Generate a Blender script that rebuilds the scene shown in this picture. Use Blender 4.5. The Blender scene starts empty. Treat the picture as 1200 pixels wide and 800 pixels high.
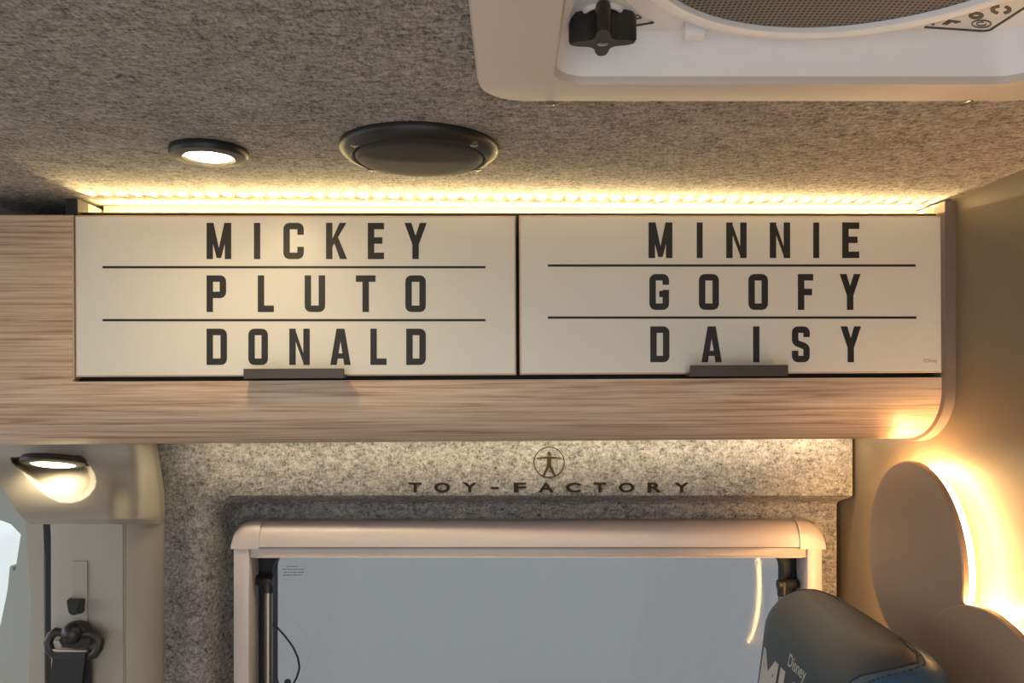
import bpy, bmesh, math, random
from mathutils import Vector, Matrix
from math import sin, cos, pi, radians

random.seed(7)
S = bpy.context.scene
COL = S.collection

# ------------------------------------------------------------------ camera
CZ = 1.25                      # camera height above the van floor
F = 970.0                      # focal length in pixels of a 1200x800 frame
HY = 455.0                     # pixel row of the horizon
cd = bpy.data.cameras.new('camera')
cd.sensor_fit = 'HORIZONTAL'; cd.sensor_width = 36.0
cd.lens = 36.0 * F / 1200.0
cd.shift_y = (HY - 400.0) / 1200.0
cd.clip_start = 0.01
cam = bpy.data.objects.new('camera', cd); COL.objects.link(cam)
cam.location = (0, 0, CZ); cam.rotation_euler = (radians(90), 0, 0)
S.camera = cam

# ------------------------------------------------------------------ world, exposure
W = bpy.data.worlds.new('world'); S.world = W; W.use_nodes = True
bg = W.node_tree.nodes['Background']
bg.inputs[0].default_value = (0.93, 0.97, 1.0, 1); bg.inputs[1].default_value = 1.7
S.view_settings.view_transform = 'Standard'; S.view_settings.look = 'None'
S.view_settings.gamma = 1.0; S.view_settings.use_curve_mapping = False
S.view_settings.exposure = 0.6

L_TOP = 150.0      # led chips above the cabinet
L_UNDER = 24.0     # led bar below the cabinet
L_DOWN = 95.0      # ceiling downlight
L_PILLAR = 13.0    # lamp in the pillar trim
L_HALO = 95.0      # led rings behind the round wall discs

# ------------------------------------------------------------------ materials
MATS = {}
def new_mat(name):
    m = bpy.data.materials.new(name); m.use_nodes = True
    nt = m.node_tree; b = nt.nodes['Principled BSDF']
    MATS[name] = m
    return m, nt, b
def plain(name, col, rough=0.5, metal=0.0, spec=0.5, bump=0.0, bscale=300.0, var=0.06):
    m, nt, b = new_mat(name)
    N = nt.nodes; L = nt.links
    tc = N.new('ShaderNodeTexCoord'); no = N.new('ShaderNodeTexNoise')
    no.inputs['Scale'].default_value = bscale; no.inputs['Detail'].default_value = 3
    L.new(tc.outputs['Object'], no.inputs['Vector'])
    mx = N.new('ShaderNodeMix'); mx.data_type = 'RGBA'
    mx.inputs['A'].default_value = (*[c * (1 - var) for c in col], 1)
    mx.inputs['B'].default_value = (*[min(1, c * (1 + var)) for c in col], 1)
    L.new(no.outputs['Fac'], mx.inputs['Factor']); L.new(mx.outputs['Result'], b.inputs['Base Color'])
    b.inputs['Roughness'].default_value = rough; b.inputs['Metallic'].default_value = metal
    b.inputs['Specular IOR Level'].default_value = spec
    if bump:
        bp = N.new('ShaderNodeBump'); bp.inputs['Strength'].default_value = bump; bp.inputs['Distance'].default_value = 0.001
        L.new(no.outputs['Fac'], bp.inputs['Height']); L.new(bp.outputs['Normal'], b.inputs['Normal'])
    return m
def emit(name, col, strength):
    m = bpy.data.materials.new(name); m.use_nodes = True
    nt = m.node_tree; nt.nodes.remove(nt.nodes['Principled BSDF'])
    e = nt.nodes.new('ShaderNodeEmission'); e.inputs[0].default_value = (*col, 1); e.inputs[1].default_value = strength
    nt.links.new(e.outputs[0], nt.nodes['Material Output'].inputs[0]); MATS[name] = m
    return m
def felt(name, lo, hi, rot=0.0, sc=1.0, soft=0.0):
    m, nt, b = new_mat(name); N = nt.nodes; L = nt.links
    tc = N.new('ShaderNodeTexCoord')
    def fib(scale, ang, ns, det):
        mp = N.new('ShaderNodeMapping'); mp.inputs['Scale'].default_value = scale
        mp.inputs['Rotation'].default_value = (ang * .5, ang, ang)
        L.new(tc.outputs['Object'], mp.inputs['Vector'])
        n = N.new('ShaderNodeTexNoise'); n.inputs['Scale'].default_value = ns
        n.inputs['Detail'].default_value = det; n.inputs['Roughness'].default_value = .7
        n.inputs['Distortion'].default_value = .8
        L.new(mp.outputs['Vector'], n.inputs['Vector']); return n
    a = fib((1, 2.2, 2.2), .35 + rot, 95*sc, 5); c = fib((2.4, 1, 1.6), -.5 + rot, 150*sc, 4)
    d = fib((1, 1, 1), .2, 28, 3)
    ad = N.new('ShaderNodeMath'); ad.operation = 'ADD'
    L.new(a.outputs['Fac'], ad.inputs[0]); L.new(c.outputs['Fac'], ad.inputs[1])
    ml = N.new('ShaderNodeMath'); ml.operation = 'MULTIPLY_ADD'; ml.inputs[1].default_value = .42
    L.new(ad.outputs[0], ml.inputs[0])
    m2 = N.new('ShaderNodeMath'); m2.operation = 'MULTIPLY'; m2.inputs[1].default_value = .16
    L.new(d.outputs['Fac'], m2.inputs[0]); L.new(m2.outputs[0], ml.inputs[2])
    cr = N.new('ShaderNodeValToRGB'); e = cr.color_ramp.elements
    e[0].position = .40-soft; e[0].color = (*lo, 1); e[1].position = .60+soft; e[1].color = (*hi, 1)
    L.new(ml.outputs[0], cr.inputs[0]); L.new(cr.outputs[0], b.inputs['Base Color'])
    b.inputs['Roughness'].default_value = .95; b.inputs['Specular IOR Level'].default_value = .1
    bp = N.new('ShaderNodeBump'); bp.inputs['Strength'].default_value = .7; bp.inputs['Distance'].default_value = .0025
    L.new(ml.outputs[0], bp.inputs['Height']); L.new(bp.outputs['Normal'], b.inputs['Normal'])
    return m
def wood(name):
    m, nt, b = new_mat(name); N = nt.nodes; L = nt.links
    tc = N.new('ShaderNodeTexCoord')
    def nz(scale, ns, det, dist):
        mp = N.new('ShaderNodeMapping'); mp.inputs['Scale'].default_value = scale
        L.new(tc.outputs['Object'], mp.inputs['Vector'])
        n = N.new('ShaderNodeTexNoise'); n.inputs['Scale'].default_value = ns; n.inputs['Detail'].default_value = det
        n.inputs['Distortion'].default_value = dist
        L.new(mp.outputs['Vector'], n.inputs['Vector']); return n
    a = nz((1.1, 44, 44), 5.5, 5, .45); c = nz((3, 150, 150), 4, 3, .1); w = nz((1, 14, 14), 2.0, 2, .2)
    ad = N.new('ShaderNodeMath'); ad.operation = 'MULTIPLY_ADD'; ad.inputs[1].default_value = .62
    L.new(a.outputs['Fac'], ad.inputs[0])
    m2 = N.new('ShaderNodeMath'); m2.operation = 'MULTIPLY_ADD'; m2.inputs[1].default_value = .2
    L.new(c.outputs['Fac'], m2.inputs[0])
    m3 = N.new('ShaderNodeMath'); m3.operation = 'MULTIPLY'; m3.inputs[1].default_value = .18
    L.new(w.outputs['Fac'], m3.inputs[0]); L.new(m3.outputs[0], m2.inputs[2]); L.new(m2.outputs[0], ad.inputs[2])
    cr = N.new('ShaderNodeValToRGB'); e = cr.color_ramp.elements
    e[0].position = .38; e[0].color = (.36, .215, .14, 1); e[1].position = .60; e[1].color = (.72, .55, .41, 1)
    x = cr.color_ramp.elements.new(.47); x.color = (.56, .385, .27, 1)
    L.new(ad.outputs[0], cr.inputs[0]); L.new(cr.outputs[0], b.inputs['Base Color'])
    b.inputs['Roughness'].default_value = .42; b.inputs['Specular IOR Level'].default_value = .35
    bp = N.new('ShaderNodeBump'); bp.inputs['Strength'].default_value = .12; bp.inputs['Distance'].default_value = .0006
    L.new(ad.outputs[0], bp.inputs['Height']); L.new(bp.outputs['Normal'], b.inputs['Normal'])
    return m
def screen_mesh(name):
    m, nt, b = new_mat(name); N = nt.nodes; L = nt.links
    tc = N.new('ShaderNodeTexCoord'); fs = []
    for d in ('X', 'Y'):
        w = N.new('ShaderNodeTexWave'); w.bands_direction = d; w.inputs['Scale'].default_value = 85
        w.inputs['Distortion'].default_value = .6
        L.new(tc.outputs['Object'], w.inputs['Vector']); fs.append(w)
    mx = N.new('ShaderNodeMath'); mx.operation = 'MAXIMUM'
    L.new(fs[0].outputs['Fac'], mx.inputs[0]); L.new(fs[1].outputs['Fac'], mx.inputs[1])
    cr = N.new('ShaderNodeValToRGB'); e = cr.color_ramp.elements
    e[0].position = .3; e[0].color = (.03, .027, .025, 1); e[1].position = .95; e[1].color = (.21, .195, .185, 1)
    L.new(mx.outputs[0], cr.inputs[0]); L.new(cr.outputs[0], b.inputs['Base Color']); b.inputs['Roughness'].default_value = .7
    return m
def pane_mat(name, tint, gl):
    m = bpy.data.materials.new(name); m.use_nodes = True; nt = m.node_tree; N = nt.nodes; L = nt.links
    N.remove(N['Principled BSDF'])
    t = N.new('ShaderNodeBsdfTransparent'); t.inputs[0].default_value = (*tint, 1)
    g = N.new('ShaderNodeBsdfGlossy'); g.inputs[0].default_value = (.95, .96, 1, 1); g.inputs['Roughness'].default_value = .06
    tc = N.new('ShaderNodeTexCoord'); no = N.new('ShaderNodeTexNoise'); no.inputs['Scale'].default_value = 2.2
    no.inputs['Detail'].default_value = 1
    L.new(tc.outputs['Object'], no.inputs['Vector'])
    bp = N.new('ShaderNodeBump'); bp.inputs['Strength'].default_value = .08; bp.inputs['Distance'].default_value = .01
    L.new(no.outputs['Fac'], bp.inputs['Height']); L.new(bp.outputs['Normal'], g.inputs['Normal'])
    mx = N.new('ShaderNodeMixShader'); mx.inputs[0].default_value = gl
    L.new(t.outputs[0], mx.inputs[1]); L.new(g.outputs[0], mx.inputs[2])
    L.new(mx.outputs[0], N['Material Output'].inputs[0]); MATS[name] = m
    return m

felt('felt_ceiling', (.10, .088, .08), (.50, .45, .41))
felt('felt_wall', (.055, .052, .052), (.38, .36, .345), .6, .72, .015)
wood('wood')
plain('door_white', (.80, .76, .68), .32, bscale=30, var=.015)
plain('edge_band', (.62, .45, .34), .45)
plain('print_black', (.022, .019, .018), .5)
plain('print_grey', (.18, .17, .16), .5)
plain('dark_carcass', (.02, .016, .013), .7)
plain('black_bracket', (.012, .012, .013), .6)
plain('bronze_panel', (.20, .155, .13), .45, bscale=500)
plain('handle_metal', (.085, .068, .058), .42, metal=.3)
plain('riser', (.36, .31, .23), .7)
plain('led_base', (.6, .55, .45), .6)
plain('vinyl_wall', (.175, .135, .09), .42, spec=.35, bump=.25, bscale=900)
plain('vinyl_disc', (.265, .19, .14), .42, spec=.35, bump=.25, bscale=900)
plain('trim_grey', (.36, .335, .285), .5, bump=.15, bscale=900)
plain('trim_cool', (.37, .385, .365), .5, bump=.15, bscale=900)
plain('frame_pink', (.57, .49, .455), .28, bscale=40, var=.015)
plain('hatch_beige', (.62, .53, .46), .4, bscale=60, var=.02)
plain('hatch_white', (.86, .84, .86), .4, bscale=60, var=.02)
plain('label_white', (.72, .72, .73), .4)
plain('black_plastic', (.016, .015, .014), .4, bscale=700)
plain('black_rubber', (.008, .008, .008), .6)
plain('grille_black', (.02, .018, .016), .55, bump=.8, bscale=1500)
plain('chrome', (.45, .42, .38), .22, metal=1)
plain('strut_metal', (.36, .31, .26), .3, metal=1)
plain('belt_black', (.014, .014, .016), .6, bump=.4, bscale=1500)
plain('leather_slate', (.031, .043, .058), .55, bump=.3, bscale=700)
plain('leather_blue', (.030, .075, .14), .45, bump=.3, bscale=700)
plain('thread_silver', (.48, .45, .42), .38, metal=.4)
plain('stitch_dark', (.012, .02, .035), .7)
plain('gold_print', (.045, .03, .012), .8, spec=.1)
plain('letter_dark', (.022, .017, .013), .85, spec=.1)
plain('floor_vinyl', (.55, .45, .36), .5)
plain('ground_grey', (.5, .5, .48), .9)
plain('body_white', (.62, .61, .58), .5)
screen_mesh('screen')
pane_mat('acrylic', (.44, .445, .455), .012)
pane_mat('clear_glass', (.80, .82, .83), .05)
emit('led_warm', (1.0, .74, .34), L_TOP)
emit('led_under', (1.0, .82, .52), L_UNDER)
emit('lamp_warm', (1.0, .76, .42), L_DOWN)
emit('lamp_pillar', (1.0, .80, .50), L_PILLAR)
emit('halo', (1.0, .57, .22), L_HALO)

# ------------------------------------------------------------------ helpers
def ray(px, py): return Vector(((px - 600) / F, 1.0, -(py - HY) / F))
def P(px, py, y):                      # world point seen at a pixel, at depth y
    r = ray(px, py) * y; return Vector((r.x, r.y, r.z + CZ))
def PX(px, y): return (px - 600) / F * y
def PZ(py, y): return CZ - (py - HY) / F * y
def onz(px, py, z):                    # world point seen at a pixel, on a level plane
    r = ray(px, py); t = (z - CZ) / r.z; return Vector((r.x * t, t, z))

def obj(name, bm, mat, parent=None, smooth=False, recalc=True):
    if recalc: bmesh.ops.recalc_face_normals(bm, faces=bm.faces)
    me = bpy.data.meshes.new(name); bm.to_mesh(me); bm.free()
    me.materials.append(MATS[mat])
    if smooth:
        for p in me.polygons: p.use_smooth = True
        try: me.set_sharp_from_angle(angle=radians(40))
        except Exception: pass
    o = bpy.data.objects.new(name, me); COL.objects.link(o)
    if parent: o.parent = parent
    return o
def thing(name, label, cat, loc=(0, 0, 0), group=None, kind=None):
    o = bpy.data.objects.new(name, None); COL.objects.link(o); o.location = loc
    o.empty_display_size = .05
    return tag(o, label, cat, group, kind)
def tag(o, label, cat, group=None, kind=None):
    o['label'] = label; o['category'] = cat
    if group: o['group'] = group
    if kind: o['kind'] = kind
    return o
def keep(o, parent):                   # parent without moving (parent has no rotation)
    o.parent = parent; o.location = o.location - parent.location
    return o

def box(bm, a, b, bev=0.0, seg=2):
    x0, x1 = sorted((a[0], b[0])); y0, y1 = sorted((a[1], b[1])); z0, z1 = sorted((a[2], b[2]))
    vs = [bm.verts.new(v) for v in ((x0,y0,z0),(x1,y0,z0),(x1,y1,z0),(x0,y1,z0),(x0,y0,z1),(x1,y0,z1),(x1,y1,z1),(x0,y1,z1))]
    fs = [bm.faces.new([vs[i] for i in q]) for q in ((0,3,2,1),(4,5,6,7),(0,1,5,4),(1,2,6,5),(2,3,7,6),(3,0,4,7))]
    if bev:
        es = {e for f in fs for e in f.edges}
        bmesh.ops.bevel(bm, geom=list(es), offset=bev, segments=seg, affect='EDGES', profile=.5)
def prism(bm, pts, d):                 # extrude a 3D polygon by vector d
    d = Vector(d); a = [bm.verts.new(p) for p in pts]; b = [bm.verts.new(Vector(p) + d) for p in pts]
    n = len(pts)
    bm.faces.new(a); bm.faces.new(b[::-1])
    for i in range(n): bm.faces.new((a[i], b[i], b[(i+1) % n], a[(i+1) % n]))
def ringprism(bm, outer, inner, d):    # two loops of equal count, extruded: a frame
    d = Vector(d); n = len(outer)
    o1 = [bm.verts.new(p) for p in outer]; i1 = [bm.verts.new(p) for p in inner]
    o2 = [bm.verts.new(Vector(p) + d) for p in outer]; i2 = [bm.verts.new(Vector(p) + d) for p in inner]
    for k in range(n):
        j = (k + 1) % n
        bm.faces.new((o1[k], o1[j], i1[j], i1[k])); bm.faces.new((o2[k], i2[k], i2[j], o2[j]))
        bm.faces.new((o1[k], o2[k], o2[j], o1[j])); bm.faces.new((i1[k], i1[j], i2[j], i2[k]))
def loft(bm, loops, cap0=True, cap1=True, closed=True):
    L = [[bm.verts.new(p) for p in l] for l in loops]; n = len(L[0])
    for a, b in zip(L[:-1], L[1:]):
        for k in range(n if closed else n - 1):
            j = (k + 1) % n; bm.faces.new((a[k], a[j], b[j], b[k]))
    if cap0: bm.faces.new(L[0][::-1])
    if cap1: bm.faces.new(L[-1])
    return L
def tube(bm, pts, r, n=10, closed=False):
    pts = [Vector(p) for p in pts]; loops = []; m = len(pts); up = None
    for i, p in enumerate(pts):
        if closed: t = pts[(i+1) % m] - pts[i-1]
        else: t = pts[min(i+1, m-1)] - pts[max(i-1, 0)]
        t.normalize()
        if up is None: up = Vector((0,0,1)) if abs(t.z) < .9 else Vector((1,0,0))
        s = t.cross(up).normalized(); up = s.cross(t).normalized()
        rr = r[i] if isinstance(r, (list, tuple)) else r
        loops.append([p + (s * cos(2*pi*k/n) + up * sin(2*pi*k/n)) * rr for k in range(n)])
    if closed: loops.append(loops[0]); loft(bm, loops, False, False); bmesh.ops.remove_doubles(bm, verts=bm.verts, dist=1e-6)
    else: loft(bm, loops)
def lathe(bm, prof, c=(0,0,0), n=48, axis='Z', rot=None):   # prof: (radius, height)
    c = Vector(c); loops = []
    for r, h in prof:
        l = []
        for k in range(n):
            a = 2*pi*k/n
            if axis == 'Z': v = Vector((r*cos(a), r*sin(a), h))
            elif axis == 'X': v = Vector((h, r*cos(a), r*sin(a)))
            else: v = Vector((r*cos(a), h, r*sin(a)))
            if rot: v = rot @ v
            l.append(c + v)
        loops.append(l)
    loft(bm, loops)
def rrect(x0, x1, y0, y1, r, n=6):
    if not isinstance(r, (list, tuple)): r = [r]*4
    out = []
    for (cx, cy, a0), q in zip(((x1, y1, 0), (x0, y1, 90), (x0, y0, 180), (x1, y0, 270)), r):
        sx = -1 if cx == x1 else 1; sy = -1 if cy == y1 else 1
        for k in range(n + 1):
            a = radians(a0 + 90*k/n); out.append((cx + sx*q + q*cos(a), cy + sy*q + q*sin(a)))
    return out
def glyph(ch, bold=0.0):               # flat outline of a character as a mesh: verts, faces, bbox
    cu = bpy.data.curves.new('glyph', 'FONT'); cu.body = ch; cu.offset = bold; cu.resolution_u = 4
    o = bpy.data.objects.new('glyph', cu); COL.objects.link(o)
    dg = bpy.context.evaluated_depsgraph_get(); me = bpy.data.meshes.new_from_object(o.evaluated_get(dg))
    v = [tuple(p.co) for p in me.vertices]; f = [tuple(p.vertices) for p in me.polygons]
    bpy.data.objects.remove(o); bpy.data.curves.remove(cu); bpy.data.meshes.remove(me)
    xs = [p[0] for p in v]; ys = [p[1] for p in v]
    return v, f, (min(xs), max(xs), min(ys), max(ys))
def put_glyph(bm, g, fn):              # fn(u, v) with u, v in 0..1 -> 3D point
    v, f, (x0, x1, y0, y1) = g
    vs = [bm.verts.new(fn((p[0]-x0)/max(x1-x0,1e-6), (p[1]-y0)/max(y1-y0,1e-6))) for p in v]
    for q in f:
        try: bm.faces.new([vs[i] for i in q])
        except ValueError: pass

# ------------------------------------------------------------------ the shell of the van
CEIL = CZ + 0.2545
WX = 0.594                              # partition wall
YF, YR = 1.43, 1.50                     # felt wall: upper band, window recess
HX0, HX1, HY0, HY1 = .0335, .402, .28, .648    # roof hatch opening

bm = bmesh.new()
ringprism(bm, [(-1.7,-.4,CEIL),(WX+.05,-.4,CEIL),(WX+.05,1.62,CEIL),(-1.7,1.62,CEIL)],
          [(HX0-.004,HY0-.004,CEIL),(HX1+.004,HY0-.004,CEIL),(HX1+.004,HY1+.004,CEIL),(HX0-.004,HY1+.004,CEIL)], (0,0,.03))
tag(obj('ceiling', bm, 'felt_ceiling'), 'grey speckled felt headliner over the whole van interior', 'ceiling', kind='structure')

bm = bmesh.new(); box(bm, (-1.7,-.4,-.04), (WX+.05,1.62,0))
tag(obj('floor', bm, 'floor_vinyl'), 'brown vinyl floor of the van', 'floor', kind='structure')
bm = bmesh.new(); box(bm, (-30,-30,-.55), (30,30,-.5))
tag(obj('ground', bm, 'ground_grey'), 'grey ground outside the van', 'ground', kind='structure')
bm = bmesh.new(); box(bm, (WX,-.4,0), (WX+.03,1.62,CEIL))
tag(obj('wall_right', bm, 'vinyl_wall'), 'olive brown vinyl partition wall beside the overhead cabinet', 'wall', kind='structure')
# near side of the van with the open sliding door, and the far cab end with its windscreen
bm = bmesh.new(); box(bm, (-1.7,-.44,0), (-.75,-.4,CEIL)); box(bm, (-.75,-.44,CEIL-.10), (WX+.05,-.4,CEIL)); box(bm, (.56,-.44,0), (WX+.05,-.4,CEIL-.10))
tag(obj('wall_front', bm, 'body_white'), 'pale side wall with the open sliding doorway', 'wall', kind='structure')
bm = bmesh.new(); box(bm, (-1.74,-.44,0), (-1.7,1.62,.75)); box(bm, (-1.74,-.44,1.40), (-1.7,1.62,CEIL+.03))
box(bm, (-1.74,-.44,.75), (-1.7,-.30,1.40)); box(bm, (-1.74,1.5,.75), (-1.7,1.62,1.40))
tag(obj('wall_left', bm, 'body_white'), 'cab end wall with the wide windscreen opening', 'wall', kind='structure')

# felt wall behind the cabinet: upper band, rounded step back to the window recess
WX0, WX1 = -.49, .545                   # window hole
ZTOPW = PZ(622, 1.48)
ZBOT = CZ - .86
RX, RZ, RR = PX(250, YF), PZ(588, YF), .055
def sstep(t): t = max(0, min(1, t)); return t*t*(3-2*t)
def feltY(x, z):
    # signed distance to the rounded recess (open to the right and below)
    dx, dz = RX + RR - x, z - (RZ - RR)
    d = math.hypot(max(dx,0), max(dz,0)) + min(max(dx,dz),0) - RR
    s = sstep(.5 - d/.026)
    bulge = -.012*math.exp(-((d-.035)/.02)**2) if x < RX + .02 else 0
    return YF + s*(YR-YF) + bulge
def frange(a, b, st):
    n = max(1, round((b-a)/st)); return [a + (b-a)*i/n for i in range(n+1)]
xs = frange(-.72, WX0, .006) + frange(WX0, WX1, .03)[1:] + frange(WX1, WX-.006, .008)[1:]
zs = frange(ZBOT, ZTOPW, .02) + frange(ZTOPW, CZ-.08, .005)[1:] + frange(CZ-.08, CEIL+.01, .03)[1:]
bm = bmesh.new(); grid = [[bm.verts.new((x, feltY(x, z), z)) for x in xs] for z in zs]
for j in range(len(zs)-1):
    for i in range(len(xs)-1):
        xm, zm = (xs[i]+xs[i+1])/2, (zs[j]+zs[j+1])/2
        if WX0 < xm < WX1 and CZ - .62 < zm < ZTOPW: continue
        bm.faces.new((grid[j][i], grid[j][i+1], grid[j+1][i+1], grid[j+1][i]))
r = bmesh.ops.extrude_face_region(bm, geom=bm.faces[:])
bmesh.ops.translate(bm, verts=[v for v in r['geom'] if isinstance(v, bmesh.types.BMVert)], vec=(0,.02,0))
wall_back = tag(obj('wall_back', bm, 'felt_wall', smooth=True), 'grey felt side wall with a rounded recess around the window', 'wall', kind='structure')
bm = bmesh.new(); box(bm, (-.72,1.56,0), (WX+.05,1.6,CZ-.63)); box(bm, (-.72,1.56,ZTOPW+.02), (WX+.05,1.6,CEIL))
box(bm, (-.72,1.56,CZ-.63), (WX0-.02,1.6,ZTOPW+.02)); box(bm, (WX1+.012,1.56,CZ-.63), (WX+.05,1.6,ZTOPW+.02))
obj('outer_skin', bm, 'dark_carcass', wall_back)

# ------------------------------------------------------------------ window
win = thing('window_1', 'pale framed acrylic window with black stays under the overhead cabinet', 'window', (0,YR,PZ(980,YR)), kind='structure')
YW = 1.455
def wpart(name, bm, mat, smooth=False): return keep(obj(name, bm, mat, None, smooth), win)
zb = CZ - .60
for a, b in ((273, 292), (946, 964)):
    bm = bmesh.new(); box(bm, (PX(a,YW), YW, zb), (PX(b,YW), 1.515, PZ(640,YW)), .004)
    wpart('side_rail', bm, 'frame_pink', True)
for a, b in ((294.5, 297), (939, 941.5)):
    bm = bmesh.new(); box(bm, (PX(a,1.49), 1.485, zb), (PX(b,1.49), 1.52, PZ(652,1.49)))
    wpart('inner_bead', bm, 'frame_pink')
# cassette: a rounded box profile run along X
def cassette(x0, x1, grow=0.0, n=12):
    zt, zb_ = PZ(613, YW) + grow, PZ(641, YW) - grow*.3
    prof = [(1.53, zt), (1.53, zb_), (YW - grow, zb_)]
    for k in range(n+1):
        a = radians(90*k/n); prof.append((YW - grow + .03 - .03*cos(a), zt - .034 + .034*sin(a)))
    bm = bmesh.new(); prism(bm, [(x0, y, z) for y, z in prof], (x1-x0, 0, 0)); return bm
wpart('shade_cassette', cassette(PX(303,YW), PX(938,YW)), 'frame_pink', True)
for s, a, b in ((1, 271, 304), (-1, 967, 937)):
    x0, x1 = PX(a, YW), PX(b, YW); rr = .038
    loops = []
    for k in range(9):                     # outer upper corner is rounded
        t = radians(90*k/8); xx = x0 + s*rr*(1-cos(t)); drop = rr*(1-sin(t))
        zt, zlow = PZ(611.5, YW) - drop*.66, PZ(643, YW); pr = []
        for (yy, zz) in ((1.525, zt), (1.525, zlow), (YW-.003, zlow)): pr.append(Vector((xx, yy, zz)))
        for q in range(9):
            an = radians(90*q/8); h = min(.034, (zt - zlow)*.95)
            pr.append(Vector((xx, YW - .003 + .03 - .03*cos(an), zt - h + h*sin(an))))
        loops.append(pr)
    loops.append([Vector((x1, p.y, p.z)) for p in loops[-1]])
    bm = bmesh.new(); loft(bm, loops); wpart('corner_cap', bm, 'frame_pink', True)
bm = bmesh.new(); box(bm, (PX(289,YW+.008), YW+.006, PZ(654,YW)), (PX(948,YW+.008), YW+.03, PZ(642.5,YW)), .002)
bar = wpart('pull_bar', bm, 'frame_pink', True)
bm = bmesh.new(); box(bm, (PX(295,YW), YW+.0045, PZ(645.2,YW)), (PX(941,YW), YW+.0075, PZ(644.2,YW)))
box(bm, (PX(295,YW), YW+.0035, PZ(653.9,YW)), (PX(941,YW), YW+.0075, PZ(652.3,YW)))
o = obj('bead', bm, 'frame_pink', bar)
bm = bmesh.new(); box(bm, (PX(273,YW), YW+.002, zb-.03), (PX(964,YW), 1.52, zb+.008), .005); wpart('bottom_rail', bm, 'frame_pink', True)
# gasket and pane
yg = 1.515
gx0, gx1, gz1, gz0 = PX(296,yg), PX(941,yg), PZ(630,yg), zb
ix0, ix1, iz1, iz0 = PX(322,1.53), PX(916,1.53), PZ(648,1.53), zb+.03
bm = bmesh.new()
ringprism(bm, [(x,yg,z) for x,z in rrect(gx0,gx1,gz0,gz1,.004)], [(x,yg,z) for x,z in rrect(ix0,ix1,iz0,iz1,[.028,.028,.03,.03])], (0,.035,0))
wpart('gasket', bm, 'black_rubber')
for a in (301, 304.5, 929, 932.5, 936):
    bm = bmesh.new(); box(bm, (PX(a,yg)-.0014, yg-.006, zb+.03), (PX(a,yg)+.0014, yg+.002, PZ(668,yg)))
    wpart('gasket_rib', bm, 'black_plastic')
bm = bmesh.new(); box(bm, (ix0-.02, 1.535, iz0-.02), (ix1+.02, 1.541, iz1+.02)); wpart('pane', bm, 'acrylic')
for sx, x in ((1, 314.5), (-1, 917.5)):
    yy = 1.49; z1 = PZ(686 if sx > 0 else 690, yy)
    bm = bmesh.new(); tube(bm, [(PX(x,yy), yy, z1), (PX(x,yy), yy, zb+.02)], .0078, 14); st = wpart('window_stay', bm, 'strut_metal', True)
    def sub(name, b, m): 
        o = obj(name, b, m, None, True); o.parent = st; o.location = -win.location - st.location + win.location - win.location*0
        o.matrix_parent_inverse = Matrix.Identity(4); return o
    bm = bmesh.new(); tube(bm, [(PX(x,yy)-sx*.026, yy+.012, z1+.008), (PX(x,yy)-sx*.006, yy, z1+.008), (PX(x,yy)+sx*.0095, yy-.001, z1+.008)], .0095, 14)
    tube(bm, [(PX(x,yy), yy, z1+.014), (PX(x,yy), yy, z1-.012)], .0098, 14)
    wpart('stay_elbow', bm, 'black_plastic', True)
    bm = bmesh.new(); tube(bm, [(PX(x,yy)-sx*.02, yy+.01, z1), (PX(x,yy)-sx*.006, yy+.008, z1-.03)], .002, 6)
    wpart('stay_link', bm, 'black_plastic', True)
pts = [P(*q, 1.495) for q in ((318,728),(325,735),(334,745),(343,757),(349,770),(351,782),(348,793),(342,804),(336,820))]
bm = bmesh.new(); tube(bm, pts, .0019, 8); wpart('release_cable', bm, 'black_rubber', True)
bm = bmesh.new(); tube(bm, [P(337,799,1.497), P(337,803,1.525)], .006, 12); wpart('latch_pin', bm, 'black_rubber', True)
# faint printed sticker on the pane
bm = bmesh.new()
for (a, b, yy) in ((336,350,663),(331,356,666.5),(333,357,670),(332,355,673)):
    x = a
    while x < b:
        w = random.uniform(1.5, 4); box(bm, (PX(x,1.534),1.5335,PZ(yy+.9,1.534)), (PX(min(b,x+w),1.534),1.5345,PZ(yy,1.534))); x += w + 1.2
wpart('sticker_print', bm, 'print_grey')

# ------------------------------------------------------------------ overhead cabinet
TH, RO = radians(1.75), radians(-.30)
CR = Matrix.Rotation(TH, 3, 'Z') @ Matrix.Rotation(RO, 3, 'Y')
CL = Vector((0, 1.0998, CZ))
CRT = CR.transposed()
def cab(px, py, w=0.0):                # pixel -> cabinet space (u along, w back, v up), on the plane at depth w
    o = CRT @ (Vector((0,0,CZ)) - CL); d = CRT @ ray(px, py); t = (w - o.y)/d.y
    return o + d*t
def cu(px, py=400, w=0.0): return cab(px, py, w).x
def cv(py, px=600, w=0.0): return cab(px, py, w).z
cabinet = thing('overhead_cabinet', 'long pale oak overhead cabinet with two white lift-up doors', 'cabinet', CL)
cabinet.rotation_euler = CR.to_euler()
def cpart(name, bm, mat, parent=None, smooth=False): return obj(name, bm, mat, parent or cabinet, smooth)
UL, UR = cu(-90), cu(1104.5)
v_db = cv(444.5)                        # wood fascia top edge (below the door gap)
v_cb = cv(459); v_bot = cv(516.5, 600, .1)
WB = .322                               # cabinet back
prof = [(0, v_db)] + [(.1 - .1*cos(radians(90*k/14)), v_cb - (v_cb - v_bot)*sin(radians(90*k/14))) for k in range(15)] + [(WB-.03, v_bot), (WB-.03, v_db)]
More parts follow.
